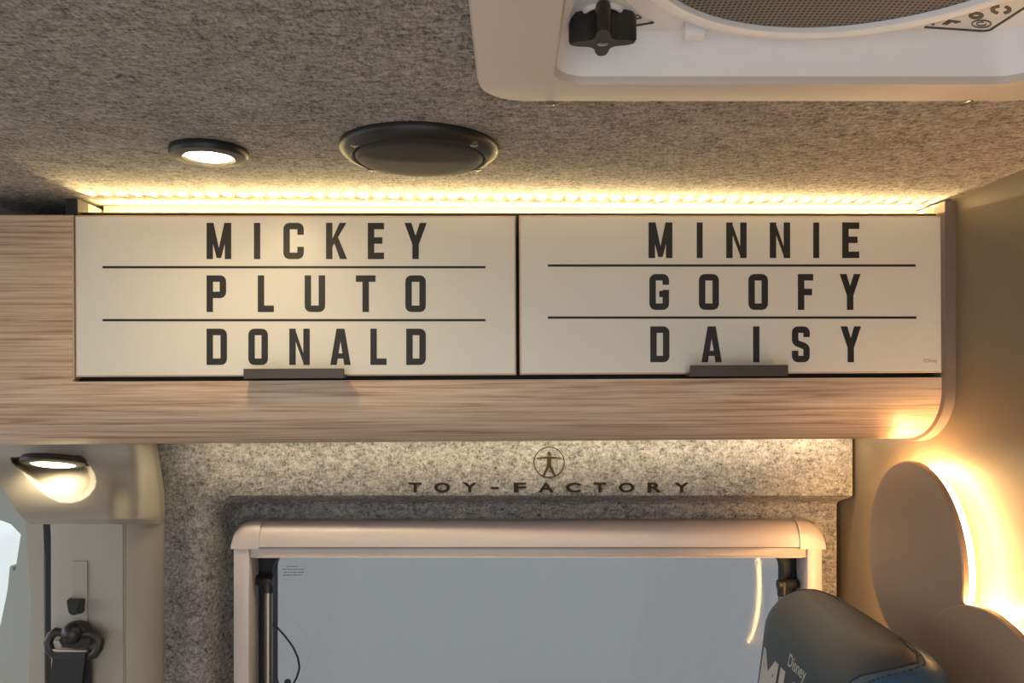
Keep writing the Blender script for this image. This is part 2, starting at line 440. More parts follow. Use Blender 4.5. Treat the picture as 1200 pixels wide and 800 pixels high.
# right end reaches the end panel; left part of the fascia rises into the fixed front panel
bm = bmesh.new(); prism(bm, [(UL, w, v) for w, v in prof], (UR-UL, 0, 0)); cpart('fascia', bm, 'wood', None, True)
v_top = cv(252, 300)
bm = bmesh.new(); box(bm, (UL, 0, cv(445)), (cu(85.5), .018, v_top), .0008, 1); cpart('fixed_front_panel', bm, 'wood')
bm = bmesh.new(); box(bm, (cu(85.6), -.0005, cv(441.5)), (cu(87), .018, v_top), 0); cpart('panel_edge_strip', bm, 'edge_band')
v_shelf = cv(256)
bm = bmesh.new(); box(bm, (UL, .021, v_db), (UR, WB-.03, v_shelf)); cpart('carcass', bm, 'dark_carcass')
bm = bmesh.new(); box(bm, (cu(86), .012, v_shelf-.02), (UR, .032, cv(249.6, 600, .012))); cpart('top_rail', bm, 'dark_carcass')
WRI = .066
bm = bmesh.new(); box(bm, (cu(95), WRI, v_shelf), (cu(1112), WRI+.012, CEIL-CZ+.003)); cpart('riser_board', bm, 'riser')
# right end panel with its curved lower front corner, left end upstand
def endprof(w0, vtop):
    p = [(w0, vtop)] + [(w0 + .108 - .108*cos(radians(90*k/14)), v_cb - (v_cb - v_bot + .004)*sin(radians(90*k/14))) for k in range(15)]
    return p + [(WB-.03, v_bot-.004), (WB-.03, vtop)]
u0, u1 = cu(1108, 400, -.01), cu(1123.5, 400, -.01)
bm = bmesh.new(); prism(bm, [(u0, w, v) for w, v in endprof(-.01, cv(235.5, 1115, -.01))], (u1-u0, 0, 0))
cpart('end_panel', bm, 'bronze_panel', None, True)
bm = bmesh.new(); box(bm, (u0, WRI-.05, v_shelf), (u0+.003, WRI+.01, CEIL-CZ-.006)); cpart('end_upstand', bm, 'riser')
bm = bmesh.new(); box(bm, (cu(77.5), .001, v_top+.0005), (cu(91.5), .03, CEIL-CZ-.003)); cpart('end_bracket', bm, 'black_bracket')
bm = bmesh.new(); box(bm, (cu(82), .03, v_shelf), (cu(91.5), WRI+.012, CEIL-CZ-.003)); cpart('end_upstand', bm, 'riser')

# ---- block letters from strokes
LAY = [0]
def stroke(bm, fn, path, t, closed=False, r=3.6):
    pts = [Vector(p) for p in path]; n = len(pts); c = []; LAY[0] += 1
    for i, p in enumerate(pts):
        if not closed and i in (0, n-1): c.append(p); continue
        a, b = (pts[i-1]-p).normalized(), (pts[(i+1) % n]-p).normalized()
        if a.dot(b) < -.98 or r == 0: c.append(p); continue
        for k in range(5):
            s = k/4; c.append((p + a*r)*(1-s)**2 + p*2*s*(1-s) + (p + b*r)*s*s)
    m = len(c); Lf, Rt = [], []
    for i in range(m):
        if closed: tn = c[(i+1) % m] - c[i-1]
        else: tn = c[min(i+1,m-1)] - c[max(i-1,0)]
        tn.normalize(); nn = Vector((-tn.y, tn.x))*t/2
        Lf.append(bm.verts.new(fn(*(c[i]+nn)))); Rt.append(bm.verts.new(fn(*(c[i]-nn))))
    for i in range(m if closed else m-1):
        j = (i+1) % m; bm.faces.new((Lf[i], Lf[j], Rt[j], Rt[i]))
def poly(bm, fn, pts):
    LAY[0] += 1
    bm.faces.new([bm.verts.new(fn(*p)) for p in pts])
def letter(bm, ch, x0, x1, y0, y1, fn):      # box in pixels, y down
    w, h = x1-x0, y1-y0; t = 7.6; q = t/2
    g = lambda x, y: fn(x0+x, y0+y)
    R = lambda a, b, c, d: poly(bm, g, ((a,b),(c,b),(c,d),(a,d)))
    st = lambda path, closed=False: stroke(bm, g, path, t, closed)
    if ch == 'I': R(0,0,w,h)
    elif ch == 'M':
        R(0,0,t,h); R(w-t,0,w,h)
        poly(bm, g, ((1,0),(t+.6,0),(w/2+2.6,h*.97),(w/2-2.6,h*.97))); poly(bm, g, ((w-1,0),(w/2+2.6,h*.97),(w/2-2.6,h*.97),(w-t-.6,0)))
    elif ch == 'N':
        R(0,0,t,h); R(w-t,0,w,h); poly(bm, g, ((t-1,0),(w-t+1,h*.74),(w-t+1,h),(t-1,h*.30)))
    elif ch == 'C': st([(w-q,h*.33),(w-q,q),(q,q),(q,h-q),(w-q,h-q),(w-q,h*.66)])
    elif ch == 'G': st([(w-q,h*.30),(w-q,q),(q,q),(q,h-q),(w-q,h-q),(w-q,h*.53-q),(w*.50,h*.53)][:6]); R(w*.5,h*.47,w,h*.47+t*.95)
    elif ch == 'O': st([(q,q),(w-q,q),(w-q,h-q),(q,h-q)], True)
    elif ch == 'U': st([(q,0),(q,h-q),(w-q,h-q),(w-q,0)])
    elif ch == 'D': R(0,0,t,h); st([(0,q),(w-q,q),(w-q,h-q),(0,h-q)])
    elif ch == 'P': R(0,0,t,h); st([(0,q),(w-q,q),(w-q,h*.62-q),(0,h*.62-q)])
    elif ch == 'L': R(0,0,t,h); R(0,h-t,w,h)
    elif ch == 'E': R(0,0,t,h); R(0,0,w,t); R(0,h-t,w,h); R(0,h/2-t/2-.5,w*.9,h/2+t/2-.5)
    elif ch == 'F': R(0,0,t,h); R(0,0,w,t); R(0,h/2-t/2,w*.93,h/2+t/2)
    elif ch == 'T': R(0,0,w,t); R(w/2-q,0,w/2+q,h)
    elif ch == 'K':
        R(0,0,t,h); poly(bm, g, ((w-t*1.05,0),(w,0),(t,h*.66),(t-.5,h*.46)))
        poly(bm, g, ((t+1.5,h*.52),(t+6.5,h*.40),(w+.8,h),(w-t,h)))
    elif ch == 'Y':
        R(w/2-q,h*.58,w/2+q,h)
        poly(bm, g, ((0,0),(t*1.05,0),(w/2+q*.55,h*.50),(w/2+q,h*.60),(w/2-q,h*.60)))
        poly(bm, g, ((w-t*1.05,0),(w,0),(w/2+q,h*.60),(w/2-q,h*.60),(w/2-q*.55,h*.50)))
    elif ch == 'A':
        k = t*.62
        poly(bm, g, ((w/2-k,0),(w/2+k*.5,0),(t,h),(0,h))); poly(bm, g, ((w/2-k*.5,0),(w/2+k,0),(w,h),(w-t,h)))
        R(w*.24,h*.68,w*.76,h*.68+t*.8)
    elif ch == 'S': st([(w-q,h*.30),(w-q,q),(q,q),(q,h*.5-2),(w-q,h*.5+3),(w-q,h-q),(q,h-q),(q,h*.68)])

WD = -.0008
def door_fn(px, py): return cab(px, py, WD - LAY[0]*5e-5)
def make_door(xl, xr, yt, ybl, ybr, words, rules, handle, label):
    a, b = cu(xl), cu(xr); zb_, zt_ = (cv(ybl, xl)+cv(ybr, xr))/2, cv(yt, (xl+xr)/2)
    bm = bmesh.new(); box(bm, (a, 0, zb_), (b, .018, zt_), .0008, 1)
    d = cpart('door', bm, 'edge_band'); d['label'] = label
    e = .0022
    bm = bmesh.new(); box(bm, (a+e, -.0006, zb_+e), (b-e, .002, zt_-e)); obj('door_face', bm, 'door_white', d)
    for chars, y0, y1 in words:
        for ch, x0, x1 in chars:
            LAY[0] = 0; bm = bmesh.new(); letter(bm, ch, x0, x1, y0, y1, door_fn)
            obj('printed_letter', bm, 'print_black', d, recalc=False)
    for x0, x1, y in rules:
        LAY[0] = 0; bm = bmesh.new(); poly(bm, door_fn, ((x0,y-1.4),(x1,y-1.4),(x1,y+1.4),(x0,y+1.4)))
        obj('printed_rule', bm, 'print_black', d, recalc=False)
    hx0, hx1, hy0, hy1 = handle                # a slim folded lip along the lower edge
    wv = -.026; A, B = cab(hx0, hy0, wv), cab(hx1, hy1, wv)
    h0, h1 = B.z, A.z
    prof = [(.001, h0+.001), (.001, h0+.0035), (-.021, h0+.0045), (-.0235, h1), (-.026, h1), (-.026, h0), (-.024, h0-.0005)]
    bm = bmesh.new(); ps = [[(A.x + .0006*(k == 0), w, v) for w, v in prof] for k in (0,)]
    prism(bm, [(A.x, w, v) for w, v in prof], (B.x-A.x, 0, 0))
    bmesh.ops.bevel(bm, geom=[e_ for e_ in bm.edges if abs(e_.verts[0].co.x-e_.verts[1].co.x) < 1e-6 and abs(e_.verts[0].co.y-e_.verts[1].co.y) < .004], offset=.0006, segments=1, affect='EDGES')
    obj('handle', bm, 'handle_metal', d)['label'] = 'dark bronze lip handle'
    return d
WL = [(list(zip('MICKEY', (242,297.5,332,382,431,474), (271,305,356,406,450,500))), 261, 303.5),
      (list(zip('PLUTO', (242,302,357,417,475), (265,321,381,440,499))), 322.5, 365.5),
      (list(zip('DONALD', (242,291,339,387,434,476), (266,314,363,411,453,499))), 385, 427.5)]
WR = [(list(zip('MINNIE', (760,816.5,851,902,953,987), (788,823.5,875,926,960,1007))), 260.5, 302.3),
      (list(zip('GOOFY', (761,819,877,935,984), (784,842.5,900,953,1008.5))), 321, 363),
      (list(zip('DAISY', (762,822,882.5,928,985), (784.5,846,890,949,1009))), 382.3, 424.3)]
make_door(88.3, 605, 252.5, 441.5, 439.5, WL, ((120,569,313),(120,569,375)), (285,403,432,442.5), 'white lift-up door beside the fixed oak front panel')
dr = make_door(609, 1104, 252.5, 438.8, 436.8, WR, ((642,1073,311),(642,1074,372)), (809,924,428,440), 'white lift-up door beside the curved end panel')
bm = bmesh.new(); put_glyph(bm, glyph('\u00a9Disney'), lambda u, v: cab(1082+16.5*u, 425.5-5.5*v, WD)); obj('small_print', bm, 'print_grey', dr, recalc=False)

# ------------------------------------------------------------------ led strips at the cabinet
v_led = CEIL - CZ - .0160; WLED = .050
ua, ub = cu(100, 240, WLED), cu(1100, 240, WLED)
bm = bmesh.new(); box(bm, (ua-.004, WLED-.005, v_shelf), (ub+.004, WLED+.006, v_led-.002))
led = cpart('led_strip', bm, 'led_base')
led['label'] = 'warm white led strip on top of the cabinet under the ceiling'
bm = bmesh.new(); box(bm, (cu(95), WRI-.0012, CEIL-CZ-.0016), (cu(1112), WRI+.002, CEIL-CZ+.001)); cp = cpart('riser_shadow_line', bm, 'bronze_panel'); cp.rotation_euler = (0, -RO, 0)  # dark strip standing in for the shadow gap between riser and ceiling
ld = bpy.data.lights.new('led_scallop_spot', 'SPOT'); ld.energy = 2.0; ld.color = (1.0, .74, .34); ld.spot_size = radians(26); ld.spot_blend = 1.0; ld.shadow_soft_size = .0012  # extra unseen spot per chip, added to throw the scallops on the ceiling
n = 60; chip = None
for i in range(n):
    u = ua + (ub-ua)*(i+.5)/n
    if chip is None:
        bm = bmesh.new(); box(bm, (-.003, -.003, -.0008), (.003, .003, .0008)); chip = obj('led_chip', bm, 'led_warm', led); c = chip
    else: c = chip.copy(); COL.objects.link(c); c.parent = led
    c.location = (u, WLED, v_led); c.rotation_euler = (radians(6), 0, 0)
    lo = bpy.data.objects.new('led_scallop_spot', ld); COL.objects.link(lo); lo.parent = led
    lo.location = (u, WLED-.004, v_led+.0028); lo.rotation_euler = (radians(-90-14), 0, 0)
bm = bmesh.new(); box(bm, (cu(205,517,.28), .279, v_bot-.005), (cu(1013,517,.28), .292, v_bot)); ch_ = cpart('led_channel', bm, 'frame_pink')
bm = bmesh.new(); box(bm, (cu(212,517,.28), .281, v_bot-.008), (cu(998,517,.28), .290, v_bot-.005)); obj('led_diffuser', bm, 'led_under', ch_)

# ------------------------------------------------------------------ ceiling fittings
def downlight(c, label, r=.0405):
    t = thing('downlight', label, 'ceiling light', c)
    bm = bmesh.new(); lathe(bm, [(r*.70,.001),(r*.98,.001),(r,-.002),(r,-.006),(r*.95,-.009),(r*.66,-.010),(r*.58,-.006),(r*.58,-.001),(r*.56,.001)][::-1], n=48)
    obj('bezel', bm, 'black_plastic', t, True)
    bm = bmesh.new(); lathe(bm, [(r*.57,-.005),(r*.565,-.0075),(r*.52,-.0085),(.001,-.0095)], n=40); obj('diffuser', bm, 'lamp_warm', t, True)
    return t
c = onz(245, 175, CEIL); downlight(c, 'glowing round downlight in the felt ceiling near the speaker')

cs = onz(491.5, 171.5, CEIL)
sp = thing('ceiling_speaker', 'round black speaker with mesh grille set in the felt ceiling', 'speaker', cs)
bm = bmesh.new(); lathe(bm, [(.060,.002),(.0825,.002),(.0835,-.003),(.082,-.007),(.076,-.012),(.071,-.0135),(.0685,-.012),(.067,-.006),(.064,.0)], n=64); obj('rim', bm, 'black_plastic', sp, True)
bm = bmesh.new(); lathe(bm, [(.0675,-.006),(.0672,-.0125),(.064,-.0155),(.05,-.0165),(.001,-.017)], n=64); obj('grille', bm, 'grille_black', sp, True)
for a in (38, 142, 218, 322):
    bm = bmesh.new(); lathe(bm, [(.004,-.009),(.004,-.0128),(.0025,-.0136),(.0005,-.0138)], (.0755*cos(radians(a+180)), .0755*sin(radians(a+180)), 0), 12); obj('screw', bm, 'chrome', sp, True)

# ---- roof hatch
hz = CEIL - .016                        # underside of the flange
hatch = thing('roof_vent', 'white square roof vent with round insect screen and black knob', 'roof vent', ((HX0+HX1)/2, (HY0+HY1)/2, CEIL))
def hpart(name, bm, mat, smooth=False): return keep(obj(name, bm, mat, None, smooth), hatch)
FX0, FX1, FY0, FY1 = -.0275, .452, .235, .692
def ringloft(loops):                    # successive loops joined, open ends
    bm = bmesh.new(); loft(bm, loops, False, False); return bm
def RL(x0,x1,y0,y1,r,z,n=8): return [Vector((x,y,z)) for x,y in rrect(x0,x1,y0,y1,r,n)]
o_ = .006
bm = ringloft([RL(FX0,FX1,FY0,FY1,.04,CEIL+.002), RL(FX0,FX1,FY0,FY1,.04,hz+.006), RL(FX0+.002,FX1-.002,FY0+.002,FY1-.002,.039,hz+.001), RL(FX0+.006,FX1-.006,FY0+.006,FY1-.006,.036,hz),
               RL(HX0-.002,HX1+.002,HY0-.002,HY1+.002,.026,hz), RL(HX0,HX1,HY0,HY1,.025,hz+.003), RL(HX0+.0005,HX1-.0005,HY0+.0005,HY1-.0005,.025,CEIL)])
hpart('flange', bm, 'hatch_beige', True)
hp = CZ + .2735                          # plate height
bm = ringloft([RL(HX0-.0015,HX1+.0015,HY0-.0015,HY1+.0015,.026,hz+.002), RL(HX0+.002,HX1-.002,HY0+.002,HY1-.002,.024,hz+.01), RL(HX0+.009,HX1-.009,HY0+.009,HY1-.009,.022,hp-.006), RL(HX0+.014,HX1-.014,HY0+.014,HY1-.014,.02,hp)])
hpart('liner', bm, 'hatch_white', True)
RCX, RCY = .214, .471
bm = bmesh.new()
ou = RL(HX0+.006,HX1-.006,HY0+.006,HY1-.006,.02,hp,8)
inn = []
for v in ou:
    a = math.atan2(v.y-RCY, v.x-RCX); inn.append(Vector((RCX+.138*cos(a), RCY+.138*sin(a), hp)))
ringprism(bm, ou, inn, (0,0,.006)); hpart('top_plate', bm, 'hatch_white')
bm = bmesh.new(); n = 96
pr = [(.153,hp+.001),(.1535,hp-.004),(.152,hp-.010),(.149,hp-.0125),(.144,hp-.013),(.1405,hp-.011),(.1395,hp-.005),(.1395,hp+.002)]
loft(bm, [[Vector((RCX+r*cos(2*pi*k/n), RCY+r*sin(2*pi*k/n), z)) for k in range(n)] for r, z in pr], False, False)
ringo = hpart('screen_ring', bm, 'hatch_white', True)
bm = bmesh.new()
loft(bm, [[Vector((RCX+r*cos(2*pi*k/n), RCY+r*sin(2*pi*k/n), z)) for k in range(n)] for r, z in ((.1398,hp-.006),(.1392,hp-.0075),(.134,hp-.007),(.10,hp-.005),(.05,hp-.004),(.002,hp-.003))], False, True)
hpart('insect_screen', bm, 'screen', True)
cx = PX(812, .636); 
bm = bmesh.new(); q = onz(813, 43, hp-.012); box(bm, (q.x-.008, q.y-.008, hp-.015), (q.x+.008, q.y+.005, hp-.002), .003); hpart('ring_clip', bm, 'hatch_white', True)
# label plates with black outlines in the plate corners
def onplate(px, py, z=hp-.0012): return onz(px, py, z)
def label_plate(pts, line, name='warning_label'):
    bm = bmesh.new(); prism(bm, [onplate(*p) for p in pts], (0,0,.001)); l = hpart(name, bm, 'label_white')
    bm = bmesh.new(); pp = [onplate(*p) - Vector((0,0,.0006)) for p in line]
    for a, b in zip(pp[:-1], pp[1:]):
        d = (b-a).normalized(); nn = Vector((-d.y, d.x, 0))*.0011; prism(bm, [a+nn, b+nn, b-nn, a-nn], (0,0,.0008))
    o = obj('outline', bm, 'print_black', None); o.parent = l
    return l
def marks(l, fn):
    bm = bmesh.new(); fn(bm); o = obj('printed_mark', bm, 'print_black', None); o.parent = l
def flat(bm, pts): prism(bm, [onplate(*p) - Vector((0,0,.0006)) for p in pts], (0,0,.0008))
l1 = label_plate([(667,26),(742,30),(762,26.5),(730,0),(720,-30),(672,-30)], [(672,-30),(666,26),(742,30),(766,26)])
def m1(bm):
    for a, b in ((668,673),(674,676.5),(677.5,681)): flat(bm, ((a,23),(a+1.5,21.5),(b,23),(b-.6,25.5),(a,25.5)))
marks(l1, m1)
def m1(bm):
    t = ((739,22.5),(752,20),(747,16.5))
    for a, b in zip(t, t[1:]+t[:1]): flat(bm, (a, b, (b[0],b[1]+.9), (a[0],a[1]+.9)))
marks(l1, m1)
l2 = label_plate([(1084,31.5),(1152,36),(1160,35),(1205,6),(1190,-7),(1130,17)], [(1084,31.5),(1152,36),(1160,35),(1205,6)])
def m2(bm):
    def flat(b, pts): prism(b, [onplate(x-8, y-5) - Vector((0,0,.0006)) for x, y in pts], (0,0,.0008))
    flat(bm, ((1112,33),(1120,28),(1134,30),(1128,32),(1124,30),(1118,33.5)))
    def arc(cx, cy, rx, ry, a0, a1, th):
        k = 14; 
        for i in range(k):
            a, b = radians(a0+(a1-a0)*i/k), radians(a0+(a1-a0)*(i+1)/k)
            flat(bm, ((cx+rx*cos(a),cy+ry*sin(a)),(cx+rx*cos(b),cy+ry*sin(b)),(cx+(rx-th)*cos(b),cy+(ry-th*.5)*sin(b)),(cx+(rx-th)*cos(a),cy+(ry-th*.5)*sin(a))))
    arc(1152,23,9,4,0,360,5); arc(1158,32.5,12,4.6,0,360,1.2); arc(1181,16,12.5,5.4,-60,70,5); arc(1181,16,12.5,5.4,110,260,5)
    arc(1158,32.5,6,2.4,0,300,1.0); flat(bm, ((1100,33),(1102,32.6),(1103,33.6),(1101,34)))
marks(l2, m2)
# black star knob on a white collar
kc = Vector((PX(706,.600), .600, 0))
bm = bmesh.new(); lathe(bm, [(.0155,hp+.002),(.0155,hp-.002),(.0145,hp-.004),(.0128,hp-.004),(.0125,hp+.001)], (kc.x,kc.y,0), 32); hpart('knob_collar', bm, 'hatch_white', True)
bm = bmesh.new(); lobes = []
def knobr(a, z): return .0110 + .0135*(cos(2*a)**2)**2.0*z
nk = 64; loops = []
for z, s, sc in ((hp+.004,.0,.9),(hp+.0005,.12,1),(hp-.002,.85,1),(hp-.0045,1,1),(hp-.0215,1,1),(hp-.0235,.96,.97)):
    loops.append([Vector((kc.x + knobr(2*pi*k/nk+radians(4), s)*sc*cos(2*pi*k/nk), kc.y + knobr(2*pi*k/nk+radians(4), s)*sc*sin(2*pi*k/nk), z)) for k in range(nk)])
loft(bm, loops); kb = hpart('knob', bm, 'black_plastic', True)
bm = bmesh.new(); lathe(bm, [(.004,hp-.022),(.004,hp-.0240),(.002,hp-.0245),(.0005,hp-.0247)], (kc.x,kc.y,0), 16); o = obj('knob_screw', bm, 'chrome', kb, True)
for p in ((645, 122), (1135, 118.5)):
    q = onz(*p, hz); bm = bmesh.new(); lathe(bm, [(.0035,.002),(.0035,-.0006),(.002,-.0012),(.0004,-.001)], q, 14); hpart('flange_screw', bm, 'chrome', True)

# ------------------------------------------------------------------ lettering and emblem on the felt wall
YL = YF - .0012
lt = thing('wall_lettering', 'row of widely spaced dark capital letters on the felt wall', 'lettering', (PX(643,YL), YL, PZ(577,YL)))
for ch, a, b in (('T',479,494),('O',509,527.5),('Y',542,559),('-',575,584.5),('F',602,616.5),('A',631,649),('C',663,680.5),('T',696,710),('O',725,743.5),('R',759,775.5),('Y',790.5,807.5)):
    bm = bmesh.new()
    y0, y1 = (570.5, 572.8) if ch == '-' else (565.3, 576.8)
    put_glyph(bm, glyph(ch, .032), lambda u, v: P(a+(b-a)*u, y1-(y1-y0)*v, YL))
    ex = bmesh.ops.extrude_face_region(bm, geom=bm.faces[:]); bmesh.ops.translate(bm, verts=[v for v in ex['geom'] if isinstance(v, bmesh.types.BMVert)], vec=(0,.003,0))
    keep(obj('letter', bm, 'letter_dark'), lt)
em = thing('wall_emblem', 'small round emblem with a plain standing figure above the dark letters', 'emblem', (PX(643.5,YL), YL, PZ(560,YL)))
bm = bmesh.new(); n = 48
C0 = P(643.5, 541.5, YL); r1 = 18.3/F*YL; r0 = r1-.0017
ringprism(bm, [C0+Vector((r1*cos(2*pi*k/n),0,r1*sin(2*pi*k/n))) for k in range(n)], [C0+Vector((r0*cos(2*pi*k/n),0,r0*sin(2*pi*k/n))) for k in range(n)], (0,.003,0))
keep(obj('ring', bm, 'gold_print'), em)
bm = bmesh.new()
def pp(l): prism(bm, [P(x, y, YL) for x, y in l], (0,.003,0))
pp([(643.5+2.1*cos(2*pi*k/14), 531.6+2.4*sin(2*pi*k/14)) for k in range(14)])
pp([(640.6,534.6),(646.4,534.6),(645.7,541),(646.6,547.5),(640.4,547.5),(641.3,541)])
pp([(640.8,534.6),(640.8,536.9),(629,537.6),(629,536.2)]); pp([(646.2,534.6),(658,536.2),(658,537.6),(646.2,536.9)])
pp([(640.4,546.5),(643.4,547.5),(638.2,557.5),(635.8,556.6)]); pp([(646.6,546.5),(651.2,556.6),(648.8,557.5),(643.6,547.5)])
keep(obj('figure', bm, 'gold_print'), em)

# ------------------------------------------------------------------ backlit round discs on the partition
halo = thing('backlit_wall_panel', 'two joined round brown discs glowing from behind on the partition wall', 'wall panel', (WX, 1.1, CZ-.36))
DX = .577
for (y, z, r, DX) in ((1.160, CZ-.238, .136, .5675), (.972, CZ-.452, .192, .565)):
    bm = bmesh.new(); n = 96
    loft(bm, [[Vector((x, y+q*cos(2*pi*k/n), z+q*sin(2*pi*k/n))) for k in range(n)] for q, x in ((r-.002,DX),(r,DX-.0015),(r,DX-.008),(r-.0015,DX-.0095))])
    keep(obj('disc', bm, 'vinyl_disc', None, True), halo)
    bm = bmesh.new(); q = r-.009
    oth = ((.972, CZ-.452, .192) if r < .15 else (1.168, CZ-.235, .133))
    ang = [a for a in range(0, 361, 3) if math.hypot(y+q*cos(radians(a))-oth[0], z+q*sin(radians(a))-oth[1]) > oth[2]-.01]
    # the strip runs along the free part of the rim
    br = next((i for i in range(1, len(ang)) if ang[i]-ang[i-1] > 3), 0)
    ang = [a if i >= br else a+360 for i, a in enumerate(ang)]; ang = sorted(set(ang))
    tube(bm, [(DX+.007, y+q*cos(radians(a)), z+q*sin(radians(a))) for a in ang], .0035, 8)
    keep(obj('led_strip', bm, 'halo', None, True), halo)
    for k in range(3):
        a = radians(90+120*k); bm = bmesh.new(); lathe(bm, [(.012,DX-.001),(.012,WX+.001)], (0, y+r*.5*cos(a), z+r*.5*sin(a)), 16, 'X'); keep(obj('standoff', bm, 'black_plastic'), halo)

def lerp_tab(tab, y):
    for (a, va), (b, vb) in zip(tab[:-1], tab[1:]):
        if y <= b: t = (y-a)/(b-a); return va + (vb-va)*max(0, min(1, t))
    return tab[-1][1]
# ------------------------------------------------------------------ seat with integrated headrest, facing the cab
seat = thing('leather_seat', 'slate blue leather seat with silver embroidery against the partition', 'seat', (.44, 1.1, 0))
def spart(name, bm, mat, smooth=True): return keep(obj(name, bm, mat, None, smooth), seat)
SY0, SY1 = .895, 1.262                  # near and far side of the headrest
ZT = CZ - .296
def back_sec(z):                        # section at height z: centre x, half thickness, half width
    h = ZT - z
    cx = .437 - .18*h*.55
    rd = min(1, h/.055); k = math.sqrt(max(0, 1-(1-rd)**2))
    return cx, .012 + .058*k**1.1 + .018*sstep(h/.5), (SY1-SY0)/2*(.72+.28*k) + .09*sstep((h-.25)/.22)
def back_pt(z, a, inset=0.0):           # superellipse ring: a=pi faces the cab (-x)
    cx, ht, hw = back_sec(z); e = .62
    c, s = cos(a), sin(a)
    return Vector((cx + (ht-inset)*math.copysign(abs(c)**e, c), (SY0+SY1)/2 + (hw-inset)*math.copysign(abs(s)**e, s), z))
NA = 72
def band(a0, a1, z0, z1, nz, inset, na=36, top=False):
    bm = bmesh.new(); loops = []
    for j in range(nz+1):
        z = z0 + (z1-z0)*j/nz
        if top: z = ZT - (ZT-z0)*(1-j/nz)**2
        loops.append([back_pt(z, radians(a0+(a1-a0)*k/na), inset) for k in range(na+1)])
    L = loft(bm, loops, False, False, closed=False)
    return bm
bm = bmesh.new(); loops = []
for j in range(31):
    z = ZT - (ZT - .42)*(1-j/30)**2.4
    loops.append([back_pt(z, 2*pi*k/NA) for k in range(NA)])
loft(bm, loops); bk = spart('backrest', bm, 'leather_slate')
# blue side bolster panels: padded patches just proud of the sides
def side_patch(sign):
    bm = bmesh.new(); rows = []
    for j in range(31):
        t = j/30; h = .002 + .42*t**1.8; z = ZT - h
        a_c = 270 if sign < 0 else 90
        half_front = lerp_tab([(.002,-40),(.005,-28),(.009,-10),(.014,12),(.022,35),(.036,46),(.08,52),(.5,52)], h) if sign < 0 else 10; half_back = 62
        row = []
        for k in range(13):
            s = -1 + 2*k/12
            q_ = (s+1)/2 if sign < 0 else (1-s)/2        # 0 at the face side, 1 at the rear
            a = a_c + (-half_front + (half_front+half_back)*q_)*(1 if sign < 0 else -1)
            edge = min(1, 4*(1-abs(s)), 7*t)
            row.append(back_pt(z, radians(a), -.0005 - .0075*max(0, edge)**.6))
        rows.append(row)
    loft(bm, rows, False, False, closed=False)
    return bm, rows
for sg in (-1, 1):
    bm, rows = side_patch(sg); sd = spart('side_panel', bm, 'leather_blue'); sd['label'] = 'padded navy blue leather side'
    fr = [r_[0] if sg < 0 else r_[-1] for r_ in rows]
    bm = bmesh.new(); tube(bm, [rows[0][k] for k in (range(12, 0, -1) if sg < 0 else range(0, 12))] + fr, .0016, 8)
    o = obj('piping', bm, 'stitch_dark', None, True); o.parent = sd
    ins = [r_[1].lerp(r_[2], .2) if sg < 0 else r_[-2].lerp(r_[-3], .2) for r_ in rows]
    bm = bmesh.new(); cen = Vector((back_sec(ZT-.2)[0], (SY0+SY1)/2, ZT-.2))
    for a, b in zip(ins[1:-1], ins[2:]):
        for s0 in (0, .34, .67):
            p, q = a.lerp(b, s0), a.lerp(b, s0+.2); nd = Vector((-.4, sg, 0)).normalized()*.0009
            tube(bm, [p+nd, q+nd], .0007, 5)
    o = obj('stitching', bm, 'stitch_dark', None); o.parent = sd
# embroidery on the face (projected on the front face of the headrest)
def face_pt(u, v):                       # u: metres towards the near side, v: metres up from ZT
    z = ZT + v; cx, ht, hw = back_sec(z); yc = (SY0+SY1)/2; y = yc - u
    e = .62; s = min(.999, abs((y-yc)/hw))**(1/e); c = math.sqrt(max(0, 1-s*s))
    return Vector((cx - ht*c**e - .0006, y, z))
def emb(text, u0, v0, wd, ht_, slant, bold, name, mat='thread_silver'):
    bm = bmesh.new(); put_glyph(bm, glyph(text, bold), lambda u, v: face_pt(u0 + wd*u + slant*v, v0 + ht_*v))
    bmesh.ops.triangulate(bm, faces=bm.faces[:]); bmesh.ops.subdivide_edges(bm, edges=bm.edges[:], cuts=1)
    yc = (SY0+SY1)/2
    o = spart(name, bm, mat, False); return o
emb('MIC', -.118, -.142, .19, .068, .006, .035, 'embroidered_letters')
emb('Disney', -.002, -.070, .062, .022, .004, .012, 'embroidered_script')
bm = bmesh.new(); box(bm, (-.08,.88,.36), (.44,1.36,.50), .05, 4); spart('cushion', bm, 'leather_slate')
bm = bmesh.new(); box(bm, (-.04,.92,0), (.42,1.32,.37), .01, 2); spart('base', bm, 'dark_carcass')

# ------------------------------------------------------------------ left pillar, lamp housing, belt
YP = 1.35
pil = thing('trim_1', 'beige grey plastic pillar trim beside the felt wall', 'pillar trim', (PX(120,YP), YP, 0), kind='structure')
def ppart(name, bm, mat, smooth=True, par=None):
    o = obj(name, bm, mat, None, smooth); 
    if par: o.parent = par; o.location = -pil.location
    else: keep(o, pil)
    return o
